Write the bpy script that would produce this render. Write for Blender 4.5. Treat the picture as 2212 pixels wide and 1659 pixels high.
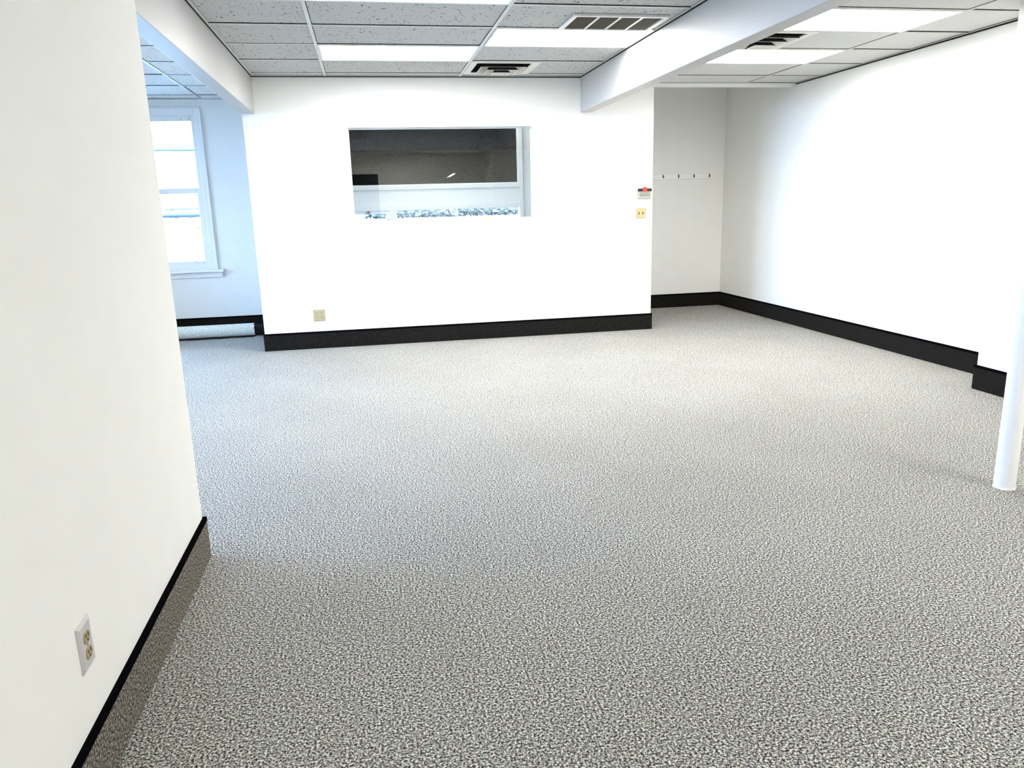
import bpy, bmesh, math, random
from mathutils import Vector, Matrix
random.seed(7)
S = bpy.context.scene
C = S.collection
for o in list(bpy.data.objects):
    bpy.data.objects.remove(o)

# ------------------------------------------------------------------ camera
YAW, PITCH, ROLL, FPX = 0.1812, -0.2333, -0.0276, 1630.8
cam = bpy.data.cameras.new('camera'); cam_o = bpy.data.objects.new('camera', cam); C.objects.link(cam_o)
fwd = Vector((math.sin(YAW)*math.cos(PITCH), math.cos(YAW)*math.cos(PITCH), math.sin(PITCH)))
rgt = Vector((math.cos(YAW), -math.sin(YAW), 0)); upv = rgt.cross(fwd)
r2 = math.cos(ROLL)*rgt + math.sin(ROLL)*upv; u2 = -math.sin(ROLL)*rgt + math.cos(ROLL)*upv
M = Matrix(((r2.x, u2.x, -fwd.x, 0.8654), (r2.y, u2.y, -fwd.y, -7.449), (r2.z, u2.z, -fwd.z, 1.3083), (0, 0, 0, 1)))
cam_o.matrix_world = M
cam.sensor_fit = 'HORIZONTAL'; cam.sensor_width = 36.0; cam.lens = 36.0*FPX/2212.0
cam.clip_start = 0.05; cam.clip_end = 300
S.camera = cam_o

# ------------------------------------------------------------------ world and exposure
PANEL = 14.0          # radiance of the fluorescent panels
w = bpy.data.worlds.new('sky'); S.world = w; w.use_nodes = True
bg = w.node_tree.nodes['Background']
bg.inputs[0].default_value = (0.38, 0.60, 1.0, 1); bg.inputs[1].default_value = 38.0
S.view_settings.view_transform = 'Standard'; S.view_settings.look = 'None'
S.view_settings.exposure = 0.76; S.view_settings.gamma = 1.0; S.view_settings.use_curve_mapping = False
S.cycles.use_denoising = True; S.cycles.denoising_prefilter = 'NONE'
S.cycles.use_adaptive_sampling = True; S.cycles.adaptive_threshold = 0.10; S.cycles.adaptive_min_samples = 30
S.cycles.use_light_tree = False
S.cycles.max_bounces = 6; S.cycles.diffuse_bounces = 4; S.cycles.transparent_max_bounces = 12
S.cycles.sample_clamp_indirect = 8.0

# ------------------------------------------------------------------ dimensions (metres), from the photograph
H, H2, HB = 2.479, 2.413, 2.161
XB0, XB1 = -0.157, -0.047          # header over the opening on the left
XR0, XR1 = 2.977, 3.093            # beam between the two ceiling bays
XWR, XR, YR = 3.723, 5.205, 1.477  # end of the back wall, right wall, street wall
XL, YLE = 0.168, -4.554            # near left wall
YX0, YX1 = -4.74, -4.62            # cross beam over the steel column
YREAR, XFL = -10.2, -4.0
T, LT = 0.6096, 1.2192
BBH = 0.162

# ------------------------------------------------------------------ material helpers
def mat(name):
    m = bpy.data.materials.new(name); m.use_nodes = True
    nt = m.node_tree; b = nt.nodes['Principled BSDF']
    return m, nt, b
def N(nt, kind, **kw):
    n = nt.nodes.new(kind)
    for k, v in kw.items():
        if k in n.inputs: n.inputs[k].default_value = v
        else: setattr(n, k, v)
    return n
def ramp(nt, stops):
    r = nt.nodes.new('ShaderNodeValToRGB')
    while len(r.color_ramp.elements) < len(stops): r.color_ramp.elements.new(0.5)
    for e, (p, c) in zip(r.color_ramp.elements, stops):
        e.position = p; e.color = (*c, 1)
    return r
def plain(name, col, rough=0.5, metal=0.0, var=0.03, scale=40, bump=0.0):
    m, nt, b = mat(name)
    tc = N(nt, 'ShaderNodeTexCoord')
    nz = N(nt, 'ShaderNodeTexNoise', Scale=scale, Detail=1.0)
    nt.links.new(tc.outputs['Object'], nz.inputs['Vector'])
    lo = tuple(max(0, c*(1-var)) for c in col); hi = tuple(min(1, c*(1+var)) for c in col)
    r = ramp(nt, [(0.3, lo), (0.7, hi)])
    nt.links.new(nz.outputs['Fac'], r.inputs['Fac']); nt.links.new(r.outputs['Color'], b.inputs['Base Color'])
    b.inputs['Roughness'].default_value = rough; b.inputs['Metallic'].default_value = metal
    if bump:
        bp = N(nt, 'ShaderNodeBump', Strength=bump, Distance=0.002)
        nt.links.new(nz.outputs['Fac'], bp.inputs['Height']); nt.links.new(bp.outputs['Normal'], b.inputs['Normal'])
    return m
def emit(name, col, s):
    m, nt, b = mat(name)
    b.inputs['Base Color'].default_value = (0.9, 0.9, 0.88, 1)
    b.inputs['Emission Color'].default_value = (*col, 1); b.inputs['Emission Strength'].default_value = s
    return m
def carpet(name, dark, mid, light, scale, lo=0.40, hi=0.60, tint=0.10, bump=0.6, big=0.10):
    m, nt, b = mat(name)
    tc = N(nt, 'ShaderNodeTexCoord')
    a = N(nt, 'ShaderNodeTexNoise', Scale=scale, Detail=3.0, Roughness=0.8)
    nt.links.new(tc.outputs['Object'], a.inputs['Vector'])
    r = ramp(nt, [(lo, dark), (0.5, mid), (hi, light)])
    nt.links.new(a.outputs['Fac'], r.inputs['Fac'])
    # faint yarn tints
    h = N(nt, 'ShaderNodeTexNoise', Scale=scale*0.35, Detail=1.0)
    nt.links.new(tc.outputs['Object'], h.inputs['Vector'])
    mx = N(nt, 'ShaderNodeMixRGB', blend_type='OVERLAY'); mx.inputs['Fac'].default_value = tint
    nt.links.new(r.outputs['Color'], mx.inputs['Color1']); nt.links.new(h.outputs['Color'], mx.inputs['Color2'])
    # slow wear / vacuum variation
    g = N(nt, 'ShaderNodeTexNoise', Scale=1.3, Detail=3.0)
    nt.links.new(tc.outputs['Object'], g.inputs['Vector'])
    gr = ramp(nt, [(0.3, (1-big,)*3), (0.7, (1.0, 1.0, 1.0))])
    nt.links.new(g.outputs['Fac'], gr.inputs['Fac'])
    mu = N(nt, 'ShaderNodeMixRGB', blend_type='MULTIPLY'); mu.inputs['Fac'].default_value = 1
    nt.links.new(mx.outputs['Color'], mu.inputs['Color1']); nt.links.new(gr.outputs['Color'], mu.inputs['Color2'])
    nt.links.new(mu.outputs['Color'], b.inputs['Base Color'])
    b.inputs['Roughness'].default_value = 0.95; b.inputs['Specular IOR Level'].default_value = 0.1
    bp = N(nt, 'ShaderNodeBump', Strength=bump, Distance=0.004)
    nt.links.new(a.outputs['Fac'], bp.inputs['Height']); nt.links.new(bp.outputs['Normal'], b.inputs['Normal'])
    return m
def tilemat(name, k=1.0, fis=0.06):
    m, nt, b = mat(name)
    tc = N(nt, 'ShaderNodeTexCoord')
    oi = N(nt, 'ShaderNodeObjectInfo')
    ad = N(nt, 'ShaderNodeVectorMath', operation='MULTIPLY_ADD')
    ad.inputs[1].default_value = (1, 1, 1)
    cmb = N(nt, 'ShaderNodeCombineXYZ')
    ml = N(nt, 'ShaderNodeMath', operation='MULTIPLY'); ml.inputs[1].default_value = 37.0
    nt.links.new(oi.outputs['Random'], ml.inputs[0])
    nt.links.new(ml.outputs[0], cmb.inputs['X']); nt.links.new(ml.outputs[0], cmb.inputs['Y'])
    nt.links.new(tc.outputs['Object'], ad.inputs[0]); nt.links.new(cmb.outputs[0], ad.inputs[2])
    # fissures: short dark worm strokes
    wn = N(nt, 'ShaderNodeTexNoise', Scale=38.0, Detail=1.0)
    nt.links.new(ad.outputs[0], wn.inputs['Vector'])
    mw = N(nt, 'ShaderNodeMixRGB'); mw.inputs['Fac'].default_value = 0.05
    nt.links.new(ad.outputs[0], mw.inputs['Color1']); nt.links.new(wn.outputs['Color'], mw.inputs['Color2'])
    v = N(nt, 'ShaderNodeTexVoronoi', Scale=38.0); v.feature = 'F1'
    nt.links.new(mw.outputs['Color'], v.inputs['Vector'])
    vr = ramp(nt, [(0.19, (fis, fis, fis)), (0.27, (1, 1, 1))])
    nt.links.new(v.outputs['Distance'], vr.inputs['Fac'])
    # only in some cells
    vc = N(nt, 'ShaderNodeSeparateColor'); nt.links.new(v.outputs['Color'], vc.inputs[0])
    gt = N(nt, 'ShaderNodeMath', operation='GREATER_THAN'); gt.inputs[1].default_value = 0.40
    nt.links.new(vc.outputs[0], gt.inputs[0])
    p = N(nt, 'ShaderNodeTexNoise', Scale=260.0, Detail=1.0)
    nt.links.new(ad.outputs[0], p.inputs['Vector'])
    pr = ramp(nt, [(0.30, (0.40*k, 0.40*k, 0.393*k)), (0.42, (0.56*k, 0.56*k, 0.55*k))])
    nt.links.new(p.outputs['Fac'], pr.inputs['Fac'])
    mm = N(nt, 'ShaderNodeMixRGB', blend_type='MULTIPLY')
    nt.links.new(gt.outputs[0], mm.inputs['Fac'])
    nt.links.new(pr.outputs['Color'], mm.inputs['Color1']); nt.links.new(vr.outputs['Color'], mm.inputs['Color2'])
    nt.links.new(mm.outputs['Color'], b.inputs['Base Color'])
    b.inputs['Roughness'].default_value = 0.95; b.inputs['Specular IOR Level'].default_value = 0.1
    return m
def glassmat(name, ior=1.5):
    m = bpy.data.materials.new(name); m.use_nodes = True; nt = m.node_tree; nt.nodes.clear()
    out = N(nt, 'ShaderNodeOutputMaterial'); t = N(nt, 'ShaderNodeBsdfTransparent'); g = N(nt, 'ShaderNodeBsdfGlossy')
    g.inputs['Roughness'].default_value = 0.0
    t.inputs['Color'].default_value = (0.96, 0.98, 0.97, 1)
    f = N(nt, 'ShaderNodeFresnel'); f.inputs['IOR'].default_value = ior
    mx = N(nt, 'ShaderNodeMixShader')
    nt.links.new(f.outputs[0], mx.inputs[0]); nt.links.new(t.outputs[0], mx.inputs[1]); nt.links.new(g.outputs[0], mx.inputs[2])
    nt.links.new(mx.outputs[0], out.inputs['Surface'])
    return m

MT = {
 'wall': plain('wall_paint', (0.86, 0.86, 0.835), 0.7, var=0.008, scale=6),
 'beam': plain('beam_paint', (0.50, 0.50, 0.50), 0.45, var=0.008, scale=5),
 'trim': plain('white_trim_paint', (0.86, 0.87, 0.87), 0.35, var=0.01),
 'carpet': carpet('carpet_grey_fleck', (0.004, 0.004, 0.004), (0.205, 0.20, 0.188), (0.82, 0.81, 0.76), 150),
 'basecarpet': carpet('base_carpet_charcoal', (0.003, 0.003, 0.003), (0.009, 0.0085, 0.008), (0.024, 0.022, 0.020), 150),
 'basebrown': carpet('base_carpet_taupe', (0.004, 0.004, 0.003), (0.12, 0.108, 0.092), (0.46, 0.42, 0.36), 150),
 'cap': plain('black_vinyl_cap', (0.003, 0.003, 0.004), 0.95),
 'tile': tilemat('mineral_fibre_tile'),
 'tile_p': tilemat('smooth_mineral_tile', 1.12, 0.85), 'tile_w': tilemat('white_mineral_tile', 1.5, 0.3),
 'grid': plain('grid_white_metal', (0.66, 0.68, 0.67), 0.5, var=0.02), 'grid_p': plain('grid_aged_metal', (0.56, 0.55, 0.53), 0.6, var=0.02),
 'seam_shadow': plain('seam_shadow_dark', (0.035, 0.032, 0.028), 0.9),  # dark colour for the painted shadow line at the ceiling edge
 'keybody': plain('keypad_shell', (0.40, 0.39, 0.335), 0.4, var=0.01),
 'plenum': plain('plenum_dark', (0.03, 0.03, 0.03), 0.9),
 'diffuser': emit('panel_lit_acrylic', (1.0, 0.98, 0.925), PANEL),
 'diffuser_fill_dim': emit('added_fill_panel_dim', (1.0, 0.985, 0.95), 7.0), 'diffuser_fill_rear': emit('added_fill_panel_rear', (1.0, 0.98, 0.925), PANEL*1.3),  # glow of the added, unseen fill panels
 'frame': plain('light_frame_white', (0.82, 0.83, 0.82), 0.4),
 'vent': plain('vent_white_enamel', (0.78, 0.77, 0.73), 0.4, var=0.03),
 'duct': plain('duct_slot_shade_black', (0.01, 0.01, 0.01), 0.8),
 'fin': plain('grille_fin_taupe', (0.15, 0.135, 0.105), 0.6),
 'pole': plain('column_white_paint', (0.86, 0.86, 0.86), 0.4, var=0.01),
 'glass': glassmat('window_glass', 1.5),
 'glass2': glassmat('interior_glass', 1.85),
 'dark': plain('dark_tinted_pane', (0.002, 0.003, 0.003), 0.9),
 'plate_w': plain('plate_white', (0.56, 0.55, 0.55), 0.3, var=0.01),
 'plate_i': plain('plate_ivory', (0.42, 0.35, 0.205), 0.35, var=0.02),
 'plate_s': plain('plate_cream', (0.46, 0.37, 0.19), 0.35, var=0.02),
 'recept': plain('receptacle_almond', (0.38, 0.30, 0.16), 0.3, var=0.04),
 'slot': plain('slot_dark', (0.03, 0.025, 0.02), 0.6),
 'screw': plain('screw_steel', (0.35, 0.33, 0.28), 0.35, 0.8),
 'keypad': plain('keypad_plastic', (0.78, 0.76, 0.66), 0.4, var=0.01),
 'black': plain('black_plastic', (0.004, 0.004, 0.004), 0.6),
 'red': plain('red_plastic', (0.80, 0.03, 0.02), 0.4),
 'key': plain('keypad_key_grey', (0.10, 0.10, 0.09), 0.5),
 'hook': plain('hook_steel', (0.10, 0.10, 0.09), 0.4, 0.5), 'rail': plain('rail_white_paint', (0.90, 0.90, 0.89), 0.4, var=0.01),
 'backing': plain('carpet_backing_offwhite', (0.62, 0.64, 0.58), 0.9, var=0.15, scale=60, bump=0.3),
 'pile': carpet('roll_pile_dark', (0.004, 0.004, 0.004), (0.012, 0.012, 0.012), (0.03, 0.03, 0.03), 150),
 'tan': plain('tan_block', (0.60, 0.52, 0.26), 0.6),
 'cable_t': plain('cable_teal', (0.010, 0.022, 0.024), 0.6),
 'cable_b': plain('cable_blue', (0.004, 0.008, 0.022), 0.6),
 'door': plain('door_black_paint', (0.006, 0.006, 0.010), 0.4),
 'ground': plain('pavement_pale', (0.10, 0.14, 0.15), 0.9, var=0.08, scale=2),
 'render_w': plain('pale_render', (0.22, 0.26, 0.27), 0.9, var=0.05),
 'leaf_b': plain('foliage_bluegreen', (0.055, 0.053, 0.046), 0.8, var=0.5, scale=3),
 'leaf_y': plain('foliage_yellow', (0.16, 0.105, 0.018), 0.8, var=0.3, scale=4),
 'bark': plain('bark_grey', (0.20, 0.18, 0.17), 0.9, var=0.2),
}

for k in ('dark', 'cap', 'seam_shadow'): MT[k].node_tree.nodes['Principled BSDF'].inputs['Specular IOR Level'].default_value = 0.0

# ------------------------------------------------------------------ mesh helpers
def box(bm, x0, x1, y0, y1, z0, z1):
    if x0 > x1: x0, x1 = x1, x0
    if y0 > y1: y0, y1 = y1, y0
    if z0 > z1: z0, z1 = z1, z0
    v = [bm.verts.new(p) for p in ((x0,y0,z0),(x1,y0,z0),(x1,y1,z0),(x0,y1,z0),(x0,y0,z1),(x1,y0,z1),(x1,y1,z1),(x0,y1,z1))]
    for f in ((0,3,2,1),(4,5,6,7),(0,1,5,4),(1,2,6,5),(2,3,7,6),(3,0,4,7)):
        bm.faces.new([v[i] for i in f])
def cyl(bm, p0, p1, r0, r1=None, n=16):
    r1 = r0 if r1 is None else r1
    p0, p1 = Vector(p0), Vector(p1); a = (p1-p0).normalized()
    s = a.orthogonal().normalized(); t = a.cross(s)
    A = [bm.verts.new(p0+(s*math.cos(2*math.pi*i/n)+t*math.sin(2*math.pi*i/n))*r0) for i in range(n)]
    B = [bm.verts.new(p1+(s*math.cos(2*math.pi*i/n)+t*math.sin(2*math.pi*i/n))*r1) for i in range(n)]
    for i in range(n): bm.faces.new((A[i], A[(i+1)%n], B[(i+1)%n], B[i]))
    bm.faces.new(A[::-1]); bm.faces.new(B)
def mk(name, build, m, parent=None, bevel=0.0, smooth=False, loc=None):
    bm = bmesh.new(); build(bm)
    if bevel:
        bmesh.ops.bevel(bm, geom=bm.edges[:], offset=bevel, segments=2, profile=0.5, affect='EDGES', clamp_overlap=True)
    bmesh.ops.recalc_face_normals(bm, faces=bm.faces[:])
    me = bpy.data.meshes.new(name); bm.to_mesh(me); bm.free()
    for mm in (m if isinstance(m, (list, tuple)) else [m]): me.materials.append(MT[mm])
    if smooth:
        for p in me.polygons: p.use_smooth = True
        try: me.set_sharp_from_angle(angle=math.radians(40))
        except Exception: pass
    o = bpy.data.objects.new(name, me); C.objects.link(o)
    if parent: o.parent = parent
    if loc: o.location = loc
    return o
def boxes(*bs):
    def f(bm):
        for b in bs: box(bm, *b)
    return f
def copy(o, loc, parent=None, scale=None):
    c = o.copy(); C.objects.link(c); c.parent = parent if parent else o.parent; c.location = loc
    if scale: c.scale = scale
    return c
def struct(o, label=None):
    o['kind'] = 'structure'
    if label: o['label'] = label
    return o
def thing(name, label, cat, loc, rotz=0.0, group=None):
    o = bpy.data.objects.new(name, None); C.objects.link(o); o.location = loc; o.rotation_euler = (0, 0, rotz)
    o.empty_display_size = 0.05
    o['label'] = label; o['category'] = cat
    if group: o['group'] = group
    return o
def tag(o, label, cat, group=None):
    o['label'] = label; o['category'] = cat
    if group: o['group'] = group
    return o

# ================================================================== SETTING
struct(mk('floor', boxes((XFL-0.1, XR+0.12, YREAR-0.1, YR+0.12, -0.08, 0)), 'carpet'), 'grey flecked loop pile carpet over the whole floor')
ZT = 2.95
# back wall with the interior window opening
OX0, OX1, OZ0, OZ1, BT = 0.757, 2.492, 1.176, 2.033, 0.12
struct(mk('wall_back', boxes((XB0, OX0, 0, BT, 0, ZT), (OX1, XWR, 0, BT, 0, ZT), (OX0, OX1, 0, BT, 0, OZ0), (OX0, OX1, 0, BT, OZ1, ZT)), 'wall'), 'white back wall with a long interior window')
struct(mk('wall_vestibule', boxes((XB0, XB0+0.11, BT, YR, 0, ZT), (XWR-0.11, XWR, BT, YR, 0, ZT)), 'wall'))
# street wall with two window openings
WX0, WX1, WZ0, WZ1 = -1.72, -0.845, 0.70, 2.335
VX0, VX1 = -3.55, -2.5
SW = ((-3.7, -2.45), (-1.75, -0.5))
GX0, GX1, GZ0, GZ1 = 0.35, 2.69, 0.72, 2.30
struct(mk('wall_front', boxes((XFL-0.1, VX0, YR, YR+0.14, 0, ZT), (VX1, WX0, YR, YR+0.14, 0, ZT), (VX0, VX1, YR, YR+0.14, 0, WZ0), (VX0, VX1, YR, YR+0.14, WZ1, ZT), (WX1, GX0, YR, YR+0.14, 0, ZT), (GX1, XR+0.12, YR, YR+0.14, 0, ZT),
      (WX0, WX1, YR, YR+0.14, 0, WZ0), (WX0, WX1, YR, YR+0.14, WZ1, ZT), (GX0, GX1, YR, YR+0.14, 0, GZ0), (GX0, GX1, YR, YR+0.14, GZ1, ZT)), 'wall'), 'white outer wall facing the street')
struct(mk('wall_right', boxes((XR, XR+0.12, YREAR, YR, 0, ZT)), 'wall'), 'long white wall on the right')
struct(mk('wall_left', boxes((XB0, XL, YREAR, YLE, 0, ZT)), 'wall', bevel=0.006), 'near white wall on the left with an electrical outlet')
struct(mk('wall_rear', boxes((XFL, XR, YREAR-0.1, YREAR, 0, ZT), (3.62, XR, YREAR, -9.0, 0, ZT)), 'wall'))
struct(mk('wall_side_room', boxes((XFL-0.14, XFL, YREAR, SW[0][0], 0, ZT), (XFL-0.14, XFL, SW[0][1], SW[1][0], 0, ZT), (XFL-0.14, XFL, SW[1][1], YR, 0, ZT), *[(XFL-0.14, XFL, a, b, z0, z1) for a, b in SW for z0, z1 in ((0, WZ0), (WZ1, ZT))], (XFL, XB0, YLE-0.1, YLE, 0, ZT)), 'wall'))
PX0, PY1, PY0 = 4.872, -3.105, -3.75
struct(mk('wall_pilaster', boxes((PX0, XR, PY0, PY1, 0, ZT)), 'wall', bevel=0.004), 'white pilaster projecting from the right wall')
# beams
struct(mk('beam_opening', boxes((XB0, XB1, YLE, 0, HB, ZT)), 'beam', bevel=0.004), 'white header beam over the opening on the left')
struct(mk('beam_bays', boxes((XR0, XR1, YX1, 0, HB, ZT)), 'beam', bevel=0.004), 'white boxed beam between the two ceiling bays')
struct(mk('beam_cross', boxes((XL, XR, YX0, YX1, HB, ZT)), 'beam', bevel=0.004), 'white cross beam over the steel column')
struct(mk('trim_1', boxes((XR1, XR, -0.06, 0.0, H2-0.028, H2+0.012), (XR1, XR, -0.02, 0.0, H2+0.012, ZT)), 'trim'), 'white edge trim at the end of the right ceiling')

# ---- ceiling: dark plenum slabs, white grid bars, mineral tiles
ceil = struct(mk('ceiling', boxes((XFL-0.1, XR+0.12, YREAR-0.1, YR+0.14, ZT, ZT+0.06)), 'wall'), 'suspended ceiling of white mineral tiles in a metal grid')
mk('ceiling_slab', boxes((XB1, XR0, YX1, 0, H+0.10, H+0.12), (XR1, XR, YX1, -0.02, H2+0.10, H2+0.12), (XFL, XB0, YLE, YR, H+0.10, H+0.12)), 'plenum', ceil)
mk('ceiling_panel', boxes((XL, XR, YREAR, YX0, H, H+0.02)), 'wall', ceil)
GB = 0.024    # grid flange
gridm = 'grid'
def bar(x0, x1, y0, y1, z):
    def f(bm):
        box(bm, x0, x1, y0, y1, z, z+0.003)
        n = len(bm.faces)
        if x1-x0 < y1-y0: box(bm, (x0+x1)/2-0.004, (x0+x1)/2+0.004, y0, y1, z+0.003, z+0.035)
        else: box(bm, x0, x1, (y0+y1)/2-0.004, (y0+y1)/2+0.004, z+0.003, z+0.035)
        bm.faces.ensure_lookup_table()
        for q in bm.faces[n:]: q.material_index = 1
    mk('grid_bar', f, [gridm, 'plenum'], ceil)
tile_cache = {}; tilem = 'tile'
def tile(x0, x1, y0, y1, z):
    gn = random.choice((0.017, 0.019, 0.022))   # a dark slit stays open between tile and bar
    a0, a1, b0, b1 = x0+0.0155, x1-0.014, y0+0.010, y1-gn
    k = (round(a1-a0, 3), round(b1-b0, 3), tilem)
    dz = random.uniform(0.0045, 0.008)
    loc = ((a0+a1)/2, (b0+b1)/2, z+dz)
    if k not in tile_cache:
        tile_cache[k] = mk('ceiling_tile', boxes((-k[0]/2, k[0]/2, -k[1]/2, k[1]/2, 0, 0.016)), tilem, ceil, loc=loc)
    else:
        copy(tile_cache[k], loc, ceil)
def bay(cols, rows, z, skip=(), split=()):
    """cols, rows: ascending joint coordinates; skip: cells holding a light or vent; split: {cell: x} cells cut by an extra bar"""
    for i, x in enumerate(cols):
        a, b = x-GB/2, x+GB/2
        if i == 0: a, b = x, x+0.020
        if i == len(cols)-1: a, b = x-0.020, x
        bar(a, b, rows[0], rows[-1], z)
    for j, y in enumerate(rows):
        a, b = y-GB/2, y+GB/2
        if j == 0: a, b = y, y+0.020
        if j == len(rows)-1: a, b = y-0.020, y
        for i in range(len(cols)-1):
            bar(cols[i]+GB/2, cols[i+1]-GB/2, a, b, z)
    for i in range(len(cols)-1):
        for j in range(len(rows)-1):
            if (i, j) in split:
                xs = split[(i, j)]
                bar(xs-GB/2, xs+GB/2, rows[j]+GB/2, rows[j+1]-GB/2, z)
                if split[(i, j)] and (i, j, 'L') not in skip: tile(cols[i], xs, rows[j], rows[j+1], z)
                if (i, j, 'R') not in skip: tile(xs, cols[i+1], rows[j], rows[j+1], z)
            elif (i, j) not in skip:
                tile(cols[i], cols[i+1], rows[j], rows[j+1], z)
# main bay
R1 = 0.594
rl = -0.15
mcols = [XB1, R1, R1+LT, XR0]
mrows = sorted([YX1] + [rl-k*T for k in range(0, 8) if rl-k*T > YX1+0.05] + [0.0])
nj = len(mrows)
def mr(k): return nj-2-k      # row index of the cell nearer than line k
bay(mcols, mrows, H, skip={(1, mr(1)-1), (2, mr(2)-1), (1, mr(4)-1), (2, mr(0)-1, 'L')}, split={(2, mr(0)-1): R1+LT+T})
# right bay
tilem = 'tile_p'; gridm = 'grid_p'
XRR = 4.662
rr_ = -0.497
rcols = [XR1, XRR-LT, XRR, XR]
rrows = sorted([YX1] + [rr_-k*T for k in range(0, 7) if rr_-k*T > YX1+0.05] + [-0.06])
nr = len(rrows)
def rk(k): return nr-2-k-1    # cell between line k and line k+1
bay(rcols, rrows, H2, skip={(1, rk(1)), (1, rk(3)), (1, rk(2), 'L')}, split={(1, rk(2)): XRR-LT+T})
# side room on the left
tilem = 'tile_w'; gridm = 'grid'
scols = [XFL, XB0-2*LT-0.6, XB0-LT-0.6, XB0-0.6, XB0]
srows = [YLE] + [YR-0.28-k*T for k in range(8, -1, -1)] + [YR]
bay(scols, srows, H, skip={(1, 5), (1, 2)})

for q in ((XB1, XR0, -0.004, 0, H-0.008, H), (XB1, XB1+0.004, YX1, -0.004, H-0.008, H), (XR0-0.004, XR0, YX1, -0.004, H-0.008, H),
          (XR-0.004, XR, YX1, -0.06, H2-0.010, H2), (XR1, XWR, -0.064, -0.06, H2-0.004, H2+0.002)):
    mk('seam_shadow_strip', boxes(q), 'seam_shadow', ceil)  # dark strips standing in for the shadow gap along the ceiling edge
# ---- lights
def light(cx, cy, z, sx, sy, label, group='ceiling light panels', m='diffuser'):
    t = thing('ceiling_light', label, 'light', (cx, cy, z), 0, group)
    hx, hy = sx/2, sy/2
    mk('frame', boxes((-hx, hx, -hy, -hy+0.014, -0.002, 0.07), (-hx, hx, hy-0.014, hy, -0.002, 0.07), (-hx, -hx+0.014, -hy+0.014, hy-0.014, -0.002, 0.07), (hx-0.014, hx, -hy+0.014, hy-0.014, -0.002, 0.07), (-hx, hx, -hy, hy, 0.07, 0.075)), 'frame', t)
    mk('diffuser', boxes((-hx+0.014, hx-0.014, -hy+0.014, hy-0.014, 0.002, 0.008)), m, t)
    return t
lx = R1+LT/2; lw, lh = LT-0.026, T-0.026
light(lx, rl-1.5*T, H, lw, lh, 'lit ceiling panel nearest the back wall above the interior window')
light((R1+LT+XR0)/2, rl-2.5*T, H, XR0-R1-LT-0.034, lh, 'lit ceiling panel touching the long boxed beam, behind the return grille')
light(lx, rl-4.5*T, H, lw, lh, 'lit ceiling panel cut off by the top edge of the picture')
light(XRR-LT/2, rr_-1.5*T, H2, lw, lh, 'lit ceiling panel right of the beam, the one farther away')
light(XRR-LT/2, rr_-3.5*T, H2, lw, lh, 'lit ceiling panel right of the beam, the one nearer the camera')
# unseen panels added behind the camera to brighten the left and rear walls
light(4.3, -6.2, H-0.012, lh, lw, 'unseen fill panel added at the rear by the right wall to light the left wall', m='diffuser_fill_rear')
light(1.7, -8.75, H-0.012, lw, lh, 'unseen fill panel added at the rear to light the wall with the black door', m='diffuser_fill_rear')
# an unseen panel added over the lobby to brighten the street window board
light(1.75, 0.78, ZT-0.075, lw, lh, 'unseen dimmer fill panel added in the lobby behind the interior window', m='diffuser_fill_dim')
for j, n_ in ((5, 'nearer the street'), (2, 'farther from the street')):  # unseen panels added to brighten the side room
    light((scols[1]+scols[2])/2, (srows[j]+srows[j+1])/2, H, lw, srows[j+1]-srows[j]-0.026, 'unseen fill panel added to brighten the side room, the one '+n_, m='diffuser_fill_dim')

# ---- supply vents
def vent(cx, cy, z, label):
    t = thing('ceiling_vent', label, 'vent', (cx, cy, z), 0, 'square supply vents')
    h = T/2-0.013
    a = 0.235
    mk('frame', boxes((-h, h, -h, -a, -0.003, 0.004), (-h, h, a, h, -0.003, 0.004), (-h, -a, -a, a, -0.003, 0.004), (a, h, -a, a, -0.003, 0.004)), 'vent', t)
    mk('duct', boxes((-a-0.02, a+0.02, -a-0.02, a+0.02, 0.085, 0.09), (-a-0.02, -a, -a-0.02, a+0.02, 0.004, 0.085), (a, a+0.02, -a-0.02, a+0.02, 0.004, 0.085), (-a, a, -a-0.02, -a, 0.004, 0.085), (-a, a, a, a+0.02, 0.004, 0.085)), 'duct', t)
    def ring(ro, ri, zb, zt):
        def f(bm):
            def sq(r, zz): return [bm.verts.new((sx*r, sy*r, zz)) for sx, sy in ((-1,-1),(1,-1),(1,1),(-1,1))]
            A, B, D, E = sq(ro, zb), sq(ri, zt), sq(ri-0.003, zt), sq(ro-0.008, zb)
            for P, Q, mi in ((A, B, 1), (B, D, 0), (D, E, 0), (E, A, 0)):
                for i in range(4): bm.faces.new((P[i], P[(i+1)%4], Q[(i+1)%4], Q[i])).material_index = mi
        return f
    for ro, ri, zb, zt in ((0.200, 0.150, -0.024, 0.03), (0.140, 0.095, -0.038, 0.012), (0.080, 0.045, -0.050, -0.01)):
        mk('louver', ring(ro, ri, zb, zt), ['vent', 'duct'], t)  # outer faces coloured black in place of the shade in the slots
    mk('centre_plate', boxes((-0.03, 0.03, -0.03, 0.03, -0.02, -0.016)), 'vent', t)
    return t
vent(R1+LT+T/2, rl-0.5*T, H, 'square stepped supply vent by the back wall, left of the boxed beam')
vent(XRR-LT+T/2, rr_-2.5*T, H2, 'square stepped supply vent right of the boxed beam, between two lights')

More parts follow.
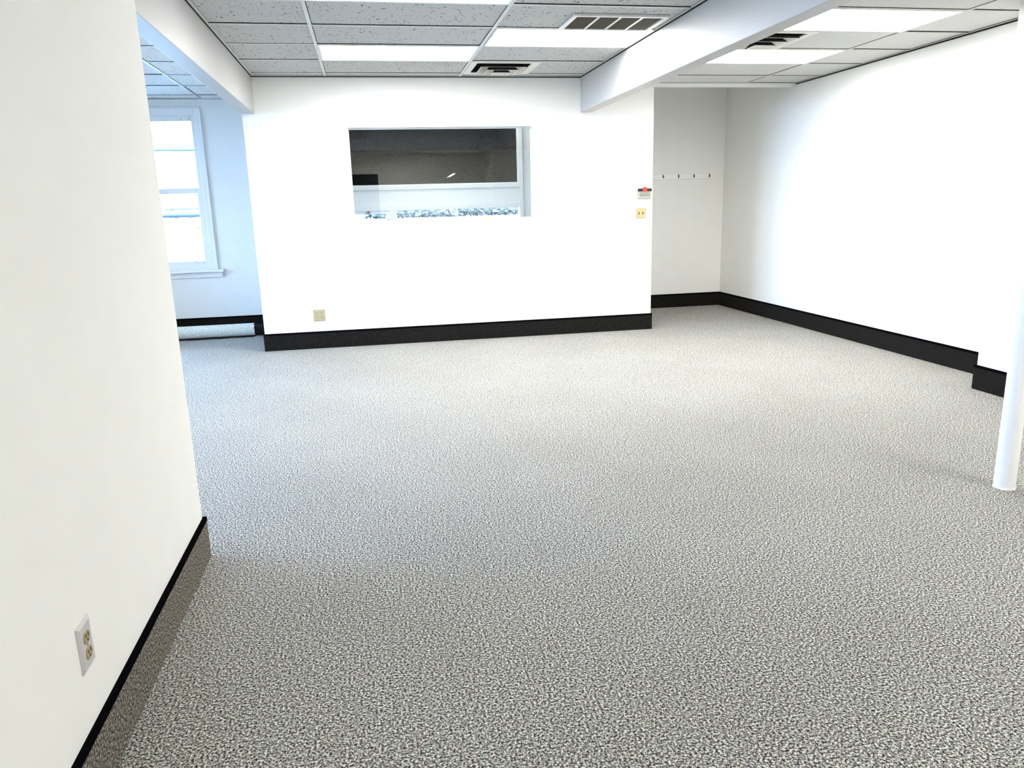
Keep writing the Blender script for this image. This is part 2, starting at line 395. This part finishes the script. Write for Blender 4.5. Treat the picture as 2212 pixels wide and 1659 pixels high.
# ---- return grille set on a tile
g = thing('return_grille', 'white framed return air grille with four taupe louver panels', 'grille', (2.585, -2.19, H+0.0045))
gx, gy = 0.325, 0.205
def gframe(bm):
    b = 0.03
    box(bm, -gx, gx, -gy, -gy+b, -0.016, 0); box(bm, -gx, gx, gy-b, gy, -0.016, 0)
    box(bm, -gx, -gx+b, -gy+b, gy-b, -0.016, 0); box(bm, gx-b, gx, -gy+b, gy-b, -0.016, 0)
mk('frame', gframe, 'frame', g, bevel=0.003)
cw = (2*gx-0.06)/4
for i in range(4):
    x0 = -gx+0.03+i*cw
    if i: mk('divider', boxes((x0-0.008, x0+0.008, -gy+0.03, gy-0.03, -0.014, -0.002)), 'frame', g)
    def fins(bm, x0=x0):
        box(bm, x0+0.008, x0+cw-0.008, -gy+0.03, gy-0.03, -0.003, -0.001)
        n = 22
        for k in range(n):
            y = -gy+0.03+(k+0.5)*(2*gy-0.06)/n
            box(bm, x0+0.008, x0+cw-0.008, y-0.0015, y+0.0015, -0.012, -0.003)
    mk('louver_panel', fins, 'fin', g)

# ---- baseboards: carpet strips with a black vinyl cap
def base(name, segs, m, label):
    """segs: (x0,x1,y0,y1) footprints"""
    o = struct(mk(name, boxes(*[(a, b, c, d, 0, BBH-0.013) for a, b, c, d in segs]), m), label)
    for a, b, c, d in segs:
        mk('cap_strip', boxes((a-0.002 if b-a < 0.05 else a, b+0.002 if b-a < 0.05 else b, c-0.002 if d-c < 0.05 else c, d+0.002 if d-c < 0.05 else d, BBH-0.013, BBH+0.004)), 'cap', o, bevel=0.002)
    return o
t = 0.012
base('baseboard_back', [(XB0-t, XWR+t, -t, 0), (XB0-t, XB0, 0, BT), (XWR, XWR+t, 0, YR-t)], 'basecarpet', 'charcoal carpet baseboard along the back wall')
base('baseboard_front', [(XFL, XB0, YR-t, YR), (XWR+t, XR-t, YR-t, YR)], 'basecarpet', 'black baseboard along the outer wall')
base('baseboard_right', [(XR-t, XR, PY1, YR), (XR-t, XR, YREAR, PY0)], 'basecarpet', 'charcoal carpet baseboard along the right wall')
base('baseboard_pilaster', [(PX0-t, PX0, PY0-t, PY1+t), (PX0, XR, PY1, PY1+t), (PX0, XR, PY0-t, PY0)], 'basecarpet', 'charcoal carpet baseboard around the pilaster')
base('baseboard_left', [(XL, XL+t, YREAR, YLE+t), (XB0, XL, YLE, YLE+t)], 'basebrown', 'taupe carpet baseboard with black cap along the near left wall')

# ---- interior window in the back wall
w1 = struct(mk('window_1', boxes((OX0-0.01, OX1+0.012, -0.012, 0.02, OZ1, OZ1+0.016), (OX0, OX1, 0.045, 0.055, OZ1-0.012, OZ1), (OX0, OX1, 0.045, 0.055, OZ0, OZ0+0.010), (OX0, OX0+0.010, 0.045, 0.055, OZ0+0.01, OZ1-0.012), (OX1-0.010, OX1, 0.045, 0.055, OZ0+0.01, OZ1-0.012)), 'trim'), 'long interior window with a dark upper pane')
pane = mk('glass_pane', boxes((OX0+0.004, OX1-0.004, 0.0485, 0.0515, OZ0+0.004, OZ1-0.004)), 'glass2', w1)
def streak(bm):
    pts = [(1.655, 1.575), (1.69, 1.583), (1.73, 1.602), (1.745, 1.617), (1.715, 1.612), (1.68, 1.593)]
    a = [bm.verts.new((x, 0.0465, z)) for x, z in pts]; b = [bm.verts.new((x, 0.0485, z)) for x, z in pts]
    bm.faces.new(a); bm.faces.new(b[::-1])
    for i in range(6): bm.faces.new((a[i], a[(i+1)%6], b[(i+1)%6], b[i]))
mk('pale_streak', streak, 'backing', w1)  # small pale streak on the room side of the glass
tag(mk('wood_block', boxes((-0.043, 0.043, -0.012, 0.012, 0, 0.020)), 'tan', bevel=0.002, loc=(2.035, 0.014, OZ0)), 'small tan block lying on the interior window sill', 'block')

# ---- street window unit behind it: dark transom, white board, vent sash and fixed light
FY0, FY1 = YR-0.04, YR+0.06
w3 = struct(mk('window_3', boxes((GX0, GX1, FY0, FY1, 2.24, GZ1), (GX0, GX0+0.05, FY0, FY1, GZ0, 2.24), (2.645, GX1, FY0, FY1, GZ0, 2.24),
      (GX0+0.05, 2.645, FY0, FY1, 1.505, 1.55), (GX0+0.05, 2.645, FY0-0.0, FY1, 1.275, 1.335), (1.145, 1.215, FY0, FY1, GZ0+0.05, 1.275), (GX0+0.05, 2.645, FY0-0.02, FY1, GZ0, GZ0+0.05)), 'trim', bevel=0.003), 'white framed street window with a dark transom')
mk('transom_pane', boxes((GX0+0.05, 2.645, YR, YR+0.008, 1.55, 2.24)), 'dark', w3)
mk('transom_stop', boxes((2.627, 2.645, FY0+0.015, YR, 1.565, 2.24), (GX0+0.05, 2.645, FY0+0.015, YR, 1.55, 1.562)), 'trim', w3)
mk('board_panel', boxes((GX0+0.05, 2.645, FY0+0.012, FY1, 1.335, 1.505)), 'trim', w3)
sash = mk('vent_sash', boxes((GX0+0.055, 1.14, FY0-0.008, FY1-0.02, 1.242, 1.270), (1.10, 1.14, FY0-0.008, FY1-0.02, GZ0+0.055, 1.242), (GX0+0.055, GX0+0.095, FY0-0.008, FY1-0.02, GZ0+0.055, 1.242), (GX0+0.055, 1.14, FY0-0.008, FY1-0.02, GZ0+0.055, GZ0+0.10)), 'trim', w3, bevel=0.002)
mk('latch', boxes((0.875, 0.925, FY0-0.020, FY0-0.008, 1.256, 1.274), (0.89, 0.91, FY0-0.028, FY0-0.020, 1.250, 1.280)), 'screw', sash, bevel=0.002)
mk('glass_pane', boxes((GX0+0.095, 1.10, YR+0.0, YR+0.005, GZ0+0.10, 1.242)), 'glass', sash)
mk('glass_pane', boxes((1.215, 2.645, YR+0.01, YR+0.015, GZ0+0.05, 1.275)), 'glass', w3)

# ---- double hung windows in the side room (all but the first unseen, added to bring in daylight)
def hung(name, WX0, WX1, label, side=False):
    cy0 = YR-0.02
    w2 = struct(mk(name, boxes((WX1, WX1+0.068, cy0, YR, WZ0-0.0, WZ1+0.066), (WX0-0.068, WX0, cy0, YR, WZ0-0.0, WZ1+0.066), (WX0, WX1, cy0, YR, WZ1, WZ1+0.066)), 'trim', bevel=0.004), label)
    mk('casing_bead', boxes((WX1+0.05, WX1+0.066, cy0-0.010, cy0, WZ0, WZ1+0.064), (WX0-0.066, WX0-0.05, cy0-0.010, cy0, WZ0, WZ1+0.064), (WX0-0.05, WX1+0.05, cy0-0.010, cy0, WZ1+0.048, WZ1+0.064)), 'trim', w2, bevel=0.003)
    mk('window_sill', boxes((WX0-0.12, WX1+0.13, YR-0.075, YR+0.02, WZ0-0.028, WZ0)), 'trim', w2, bevel=0.005)
    mk('sill_apron', boxes((WX0-0.09, WX1+0.11, YR-0.022, YR, WZ0-0.088, WZ0-0.028)), 'trim', w2, bevel=0.003)
    jt = 0.018
    mk('jamb', boxes((WX1-jt, WX1, YR, YR+0.13, WZ0, WZ1), (WX0, WX0+jt, YR, YR+0.13, WZ0, WZ1), (WX0+jt, WX1-jt, YR, YR+0.13, WZ1-jt, WZ1), (WX0+jt, WX1-jt, YR, YR+0.13, WZ0, WZ0+jt)), 'trim', w2)
    def sashmesh(y0, y1, z0, z1, sw, tr, br):
        a, b = WX0+jt, WX1-jt
        return boxes((a, a+sw, y0, y1, z0, z1), (b-sw, b, y0, y1, z0, z1), (a+sw, b-sw, y0, y1, z1-tr, z1), (a+sw, b-sw, y0, y1, z0, z0+br))
    ZM = 1.545
    us = mk('upper_sash', sashmesh(YR+0.055, YR+0.085, ZM-0.02, WZ1-jt, 0.035, 0.05, 0.035), 'trim', w2, bevel=0.002)
    ls = mk('lower_sash', sashmesh(YR+0.018, YR+0.050, WZ0+jt, ZM+0.030, 0.05, 0.058, 0.075), 'trim', w2, bevel=0.002)
    mk('glass_pane', boxes((WX0+0.05, WX1-0.05, YR+0.068, YR+0.072, ZM, WZ1-0.06)), 'glass', us)
    mk('glass_pane', boxes((WX0+0.06, WX1-0.06, YR+0.032, YR+0.036, WZ0+0.09, ZM)), 'glass', ls)
    def lift(bm):
        box(bm, WX1-0.16, WX1-0.08, YR+0.000, YR+0.005, 0.772, 0.780); box(bm, WX1-0.16, WX1-0.152, YR+0.005, YR+0.018, 0.770, 0.784); box(bm, WX1-0.088, WX1-0.08, YR+0.005, YR+0.018, 0.770, 0.784)
    mk('sash_lift', lift, 'trim', ls, bevel=0.001)
    for x in (WX1-0.155, WX1-0.085): mk('screw', lambda bm, x=x: cyl(bm, (x, YR+0.001, 0.788), (x, YR+0.018, 0.788), 0.006, n=10), 'screw', ls)
    for x in (WX1-0.15, WX1-0.071): mk('screw', lambda bm, x=x: cyl(bm, (x, YR+0.048, 2.288), (x, YR+0.055, 2.288), 0.006, n=10), 'screw', us)
    if side: w2.rotation_euler = (0, 0, math.pi/2); w2.location = (XFL+YR, 0, 0)
hung('window_2', WX0, WX1, 'white double hung window in the side room')
hung('window_4', VX0, VX1, 'unseen double hung window added to bring daylight into the side room')
for i, (a, b) in enumerate(SW): hung('window_%d' % (5+i), a, b, 'unseen double hung window added in the far side wall for daylight', True)

# ---- black door in the rear wall (seen only as a reflection in the interior window)
d1 = struct(mk('door_1', boxes((0.45, 1.20, YREAR, YREAR+0.04, 0, 2.05)), 'door', bevel=0.004), 'black door in the rear wall')
mk('door_frame', boxes((0.38, 0.45, YREAR, YREAR+0.03, 0, 2.12), (1.20, 1.27, YREAR, YREAR+0.03, 0, 2.12), (0.45, 1.20, YREAR, YREAR+0.03, 2.05, 2.12)), 'trim', d1)
mk('door_knob', lambda bm: cyl(bm, (1.13, YREAR+0.04, 1.0), (1.13, YREAR+0.10, 1.0), 0.022, 0.028), 'screw', d1, smooth=True)

# ================================================================== THINGS
# ---- steel column under the cross beam
pc = thing('support_column', 'white round steel column at the right edge of the room', 'column', (3.632, -4.685, 0))
def shaft(bm): cyl(bm, (0, 0, 0.004), (0, 0, HB), 0.0435, n=40)
mk('shaft', shaft, 'pole', pc, smooth=True)
def foot(bm):
    n = 40; R0 = [0.0455+random.uniform(-0.001, 0.0035) for _ in range(n)]; hz = [random.uniform(0.003, 0.010) for _ in range(n)]
    A = [bm.verts.new((R0[i]*math.cos(2*math.pi*i/n), R0[i]*math.sin(2*math.pi*i/n), 0)) for i in range(n)]
    B = [bm.verts.new((0.044*math.cos(2*math.pi*i/n), 0.044*math.sin(2*math.pi*i/n), hz[i])) for i in range(n)]
    for i in range(n): bm.faces.new((A[i], A[(i+1)%n], B[(i+1)%n], B[i]))
    bm.faces.new(A[::-1]); bm.faces.new(B)
mk('chipped_foot', foot, 'pole', pc)
mk('cap_plate', boxes((-0.08, 0.08, -0.055, 0.055, HB-0.010, HB)), 'pole', pc)

# ---- white duplex outlet on the near left wall (faces +x)
def rounded_plate(bm, wd, ht, th):
    """plate in local x (width), z (height), projecting to -y"""
    v0 = [bm.verts.new((sx*wd/2, 0, sz*ht/2)) for sx, sz in ((-1,-1),(1,-1),(1,1),(-1,1))]
    v1 = [bm.verts.new((sx*wd/2, -th*0.35, sz*ht/2)) for sx, sz in ((-1,-1),(1,-1),(1,1),(-1,1))]
    i = th*1.1
    v2 = [bm.verts.new((sx*(wd/2-i), -th, sz*(ht/2-i))) for sx, sz in ((-1,-1),(1,-1),(1,1),(-1,1))]
    bm.faces.new(v0); bm.faces.new(v2[::-1])
    for P, Q in ((v0, v1), (v1, v2)):
        for k in range(4): bm.faces.new((P[k], P[(k+1)%4], Q[(k+1)%4], Q[k]))
def recept(parent, x, z, y, m, sc=1.0):
    def f(bm):
        n = 24; pts = []
        for k in range(n):
            a = 2*math.pi*k/n
            pts.append((0.0172*sc*math.cos(a), max(-0.0142*sc, min(0.0142*sc, 0.0172*sc*math.sin(a)))))
        A = [bm.verts.new((x+p[0], y+0.001, z+p[1])) for p in pts]; B = [bm.verts.new((x+p[0]*0.95, y-0.0025, z+p[1]*0.95)) for p in pts]
        for k in range(n): bm.faces.new((A[k], A[(k+1)%n], B[(k+1)%n], B[k]))
        bm.faces.new(A[::-1]); bm.faces.new(B)
    r = mk('receptacle', f, m, parent)
    yy = y-0.0025
    for dx in (-0.0064, 0.0064): mk('slot', boxes((x+dx*sc-0.0014*sc, x+dx*sc+0.0014*sc, yy-0.0006, yy+0.001, z+0.0005*sc, z+0.0095*sc)), 'slot', r)
    mk('slot', lambda bm: cyl(bm, (x, yy+0.001, z-0.007*sc), (x, yy-0.0006, z-0.007*sc), 0.0028*sc, n=10), 'slot', r)
    return r
o1 = thing('wall_outlet', 'white duplex outlet plate with almond receptacles on the near left wall', 'outlet', (XL, -5.75, 0.357), math.radians(90))
mk('cover_plate', lambda bm: rounded_plate(bm, 0.074, 0.115, 0.0065), 'plate_w', o1)
recept(o1, 0, 0.0195, -0.0065, 'recept'); recept(o1, 0, -0.0195, -0.0065, 'recept')
mk('screw', lambda bm: cyl(bm, (0, -0.005, 0), (0, -0.0078, 0), 0.003, n=12), 'screw', o1)
# ---- ivory quad outlet on the back wall
o2 = thing('wall_outlet', 'ivory four socket outlet plate low on the back wall', 'outlet', (0.363, 0, 0.322))
mk('cover_plate', lambda bm: rounded_plate(bm, 0.112, 0.114, 0.006), 'plate_i', o2)
for x in (-0.023, 0.023):
    for z in (0.0195, -0.0195): recept(o2, x, z, -0.006, 'plate_i')
    mk('screw', lambda bm, x=x: cyl(bm, (x, -0.005, 0), (x, -0.0072, 0), 0.003, n=12), 'screw', o2)
# ---- double toggle switch
s1 = thing('light_switch', 'cream double toggle switch plate below the alarm keypad', 'switch', (3.603, 0, 1.189))
mk('cover_plate', lambda bm: rounded_plate(bm, 0.104, 0.104, 0.006), 'plate_s', s1)
for x in (-0.021, 0.021):
    tg = mk('toggle', boxes((x-0.004, x+0.004, -0.018, -0.006, -0.002, 0.009)), 'recept', s1, bevel=0.001)
    mk('toggle_slot', boxes((x-0.006, x+0.006, -0.0068, -0.0055, -0.012, 0.012)), 'slot', tg)
    for z in (0.03, -0.03): mk('screw', lambda bm, x=x, z=z: cyl(bm, (x, -0.005, z), (x, -0.0072, z), 0.0028, n=12), 'screw', s1)
# ---- alarm keypad
k1 = thing('alarm_keypad', 'white alarm keypad with black display and red tag on the back wall', 'keypad', (3.632, 0, 1.382))
mk('body', boxes((-0.072, 0.070, -0.026, 0, -0.050, 0.050)), 'keybody', k1, bevel=0.006)
mk('display', boxes((-0.071, 0.073, -0.0285, -0.020, 0.018, 0.047)), 'black', k1, bevel=0.001)
mk('red_tag', boxes((-0.022, 0.023, -0.032, -0.0285, 0.016, 0.060)), 'red', k1, bevel=0.001)
for i in range(6):
    for j in range(3):
        x = -0.044+i*0.018; z = 0.004-j*0.014
        if i == 0 and j == 0: k0 = mk('key', boxes((-0.005, 0.005, -0.003, 0.002, -0.0036, 0.0036)), 'key', k1, loc=(x, -0.027, z))
        else: copy(k0, (x, -0.027, z), k1)
# ---- hook rail in the recess
hr = thing('hook_rail', 'white wall rail with small metal hooks in the recess', 'rail', (4.53, YR, 1.583))
mk('board', boxes((-0.52, 0.522, -0.020, 0, -0.033, 0.033)), 'rail', hr, bevel=0.004)
def hook(bm):
    box(bm, -0.006, 0.006, -0.004, 0, -0.020, 0.020)
    cyl(bm, (0, -0.003, -0.010), (0, -0.018, -0.014), 0.0035, n=10); cyl(bm, (0, -0.017, -0.015), (0, -0.022, 0.004), 0.0035, 0.0045, n=10)
h0 = None
for x in (4.215, 4.414, 4.611, 4.808, 5.008):
    l = (x-4.53, -0.020, 0.004)
    if h0 is None: h0 = mk('hook', hook, 'hook', hr, loc=l)
    else: copy(h0, l, hr)

# ---- rolled carpet remnant on the side room floor
rc = thing('carpet_roll', 'rolled up carpet remnant, pale backing outside, under the side room window', 'carpet roll', (-1.3, 1.035, 0))
def spiral(x0, x1, rout, turns, th, core):
    def f(bm):
        n = int(turns*36); ends = []
        rows = []
        for k in range(n+1):
            a = -math.pi/2 - 2*math.pi*turns*k/n
            r = rout-(rout-core)*k/n
            wob = 0.004*math.sin(3*a+1)
            row = []
            for x in (x0, x1):
                jag = 0.006*math.sin(k*1.7) if x == x1 else 0
                row.append(bm.verts.new((x+jag, (r+wob)*math.cos(a), rout+(r+wob)*math.sin(a))))
                row.append(bm.verts.new((x+jag, (r-th+wob)*math.cos(a), rout+(r-th+wob)*math.sin(a))))
            rows.append(row)
        for A, B in zip(rows, rows[1:]):
            f1 = bm.faces.new((A[0], A[2], B[2], B[0])); f1.material_index = 0
            f2 = bm.faces.new((A[1], B[1], B[3], A[3])); f2.material_index = 1
            f3 = bm.faces.new((A[2], A[3], B[3], B[2])); f3.material_index = 1
            f4 = bm.faces.new((A[0], B[0], B[1], A[1])); f4.material_index = 1
        for A in (rows[0], rows[-1]): bm.faces.new((A[0], A[1], A[3], A[2])).material_index = 1
    return f
mk('outer_wrap', spiral(-1.5, 0.905, 0.072, 1.6, 0.010, 0.058), ['backing', 'pile'], rc, smooth=True)
mk('inner_roll', lambda bm: (spiral(-1.45, 1.045, 0.060, 3.2, 0.009, 0.016)(bm), bmesh.ops.translate(bm, verts=bm.verts[:], vec=(0, 0, 0.011))), ['pile', 'pile'], rc, smooth=True)
def flap(bm):
    n = 60; A = []
    for k in range(n+1):
        x = -1.5+2.405*k/n; e = -0.105-0.008*math.sin(k*0.31)-0.02*(1-k/n)
        zb = 0.004*abs(math.sin(k*0.55))
        A.append([bm.verts.new((x, e, zb)), bm.verts.new((x, e, zb+0.013)), bm.verts.new((x, -0.0, 0.013)), bm.verts.new((x, -0.0, 0.0))])
    for P, Q in zip(A, A[1:]):
        for i in range(4): bm.faces.new((P[i], Q[i], Q[(i+1)%4], P[(i+1)%4]))
    bm.faces.new(A[0]); bm.faces.new(A[-1][::-1])
mk('loose_edge', flap, 'pile', rc)

# ---- outside: pavement, cables, trees
struct(mk('ground', boxes((-40, 40, YR+0.14, 60, -0.6, -0.5), (-40, XFL-0.14, -30, YR+0.14, -0.6, -0.5)), 'ground'), 'pale pavement outside the windows')
def cable(name, y, z, r, m, label, sag=0.0):
    cu = bpy.data.curves.new(name, 'CURVE'); cu.dimensions = '3D'; cu.bevel_depth = r; cu.bevel_resolution = 3
    sp = cu.splines.new('POLY'); n = 24; sp.points.add(n)
    for k in range(n+1):
        x = -14+26*k/n; sp.points[k].co = (x, y, z+sag*((k/n-0.5)**2), 1)
    cu.materials.append(MT[m])
    tmp = bpy.data.objects.new(name, cu); C.objects.link(tmp)
    dg = bpy.context.evaluated_depsgraph_get(); me = bpy.data.meshes.new_from_object(tmp.evaluated_get(dg)); me.name = name
    bpy.data.objects.remove(tmp)
    o = bpy.data.objects.new(name, me); C.objects.link(o)
    return tag(o, label, 'cable', 'overhead street cables')
CY = 9.0
def zat(px_z, y): return 1.3083+(px_z-1.3083)*(y+7.449)/(1.477+7.449)
cable('street_cable', CY, zat(1.968, CY), 0.030, 'cable_t', 'teal overhead cable seen through the upper sash', 1.5)
cable('street_cable', CY, zat(1.355, CY), 0.014, 'cable_t', 'thin overhead cable seen through the lower sash', 1.0)
cable('street_cable', CY, zat(1.29, CY), 0.048, 'cable_b', 'thick blue overhead cable seen through the lower sash', 1.0)
def blob(bm, c, r, n=420, zmin=None):
    for _ in range(n):
        while True:
            p = Vector((random.uniform(-1, 1), random.uniform(-1, 1), random.uniform(-1, 1)))
            if p.length < 1: break
        p = Vector((c[0]+p.x*r[0], c[1]+p.y*r[1], c[2]+p.z*r[2])); s = 0.10+0.12*random.random()
        a = Vector((random.gauss(0, 1), random.gauss(0, 1), random.gauss(0, 1))).normalized(); b_ = a.orthogonal().normalized()
        if zmin is not None: p.z = max(p.z, zmin+s)
        v = [bm.verts.new(p+q) for q in (a*s, b_*s*0.6, -a*s, -b_*s*0.6)]
        bm.faces.new(v)
def tree(x, y, h, r, m, label, n=420):
    tr = thing('street_tree', label, 'tree', (x, y, -0.5), 0, 'trees across the street')
    mk('trunk', lambda bm: cyl(bm, (0, 0, 0), (0.05, 0, h*0.7), 0.10, 0.05, 10), 'bark', tr, smooth=True)
    f = mk('foliage', lambda bm: blob(bm, (0, 0, h-r[2]), r, n), m, tr)
    f['kind'] = 'stuff'
gw = tag(mk('garden_wall', boxes((0.5, 10.5, 17.6, 18.6, -0.5, 0.86), (0.45, 10.55, 17.55, 18.65, 0.86, 0.92)), 'render_w'), 'pale low wall across the street below the hedge', 'wall')
def hedge(bm):
    for k in range(9): blob(bm, (-3.8+0.95*k, 0, 0.24+0.03*math.sin(k*2.3)), (0.75, 0.35, 0.20), 420, 0.0)
hg = tag(mk('hedge', hedge, 'leaf_b', loc=(5.4, 18.1, 0.92)), 'blue green hedge seen through the low street window', 'hedge')
tree(-2.9, 11.0, 2.2, (0.55, 0.5, 0.45), 'leaf_y', 'yellow leaved tree seen through the lower sash', 40)
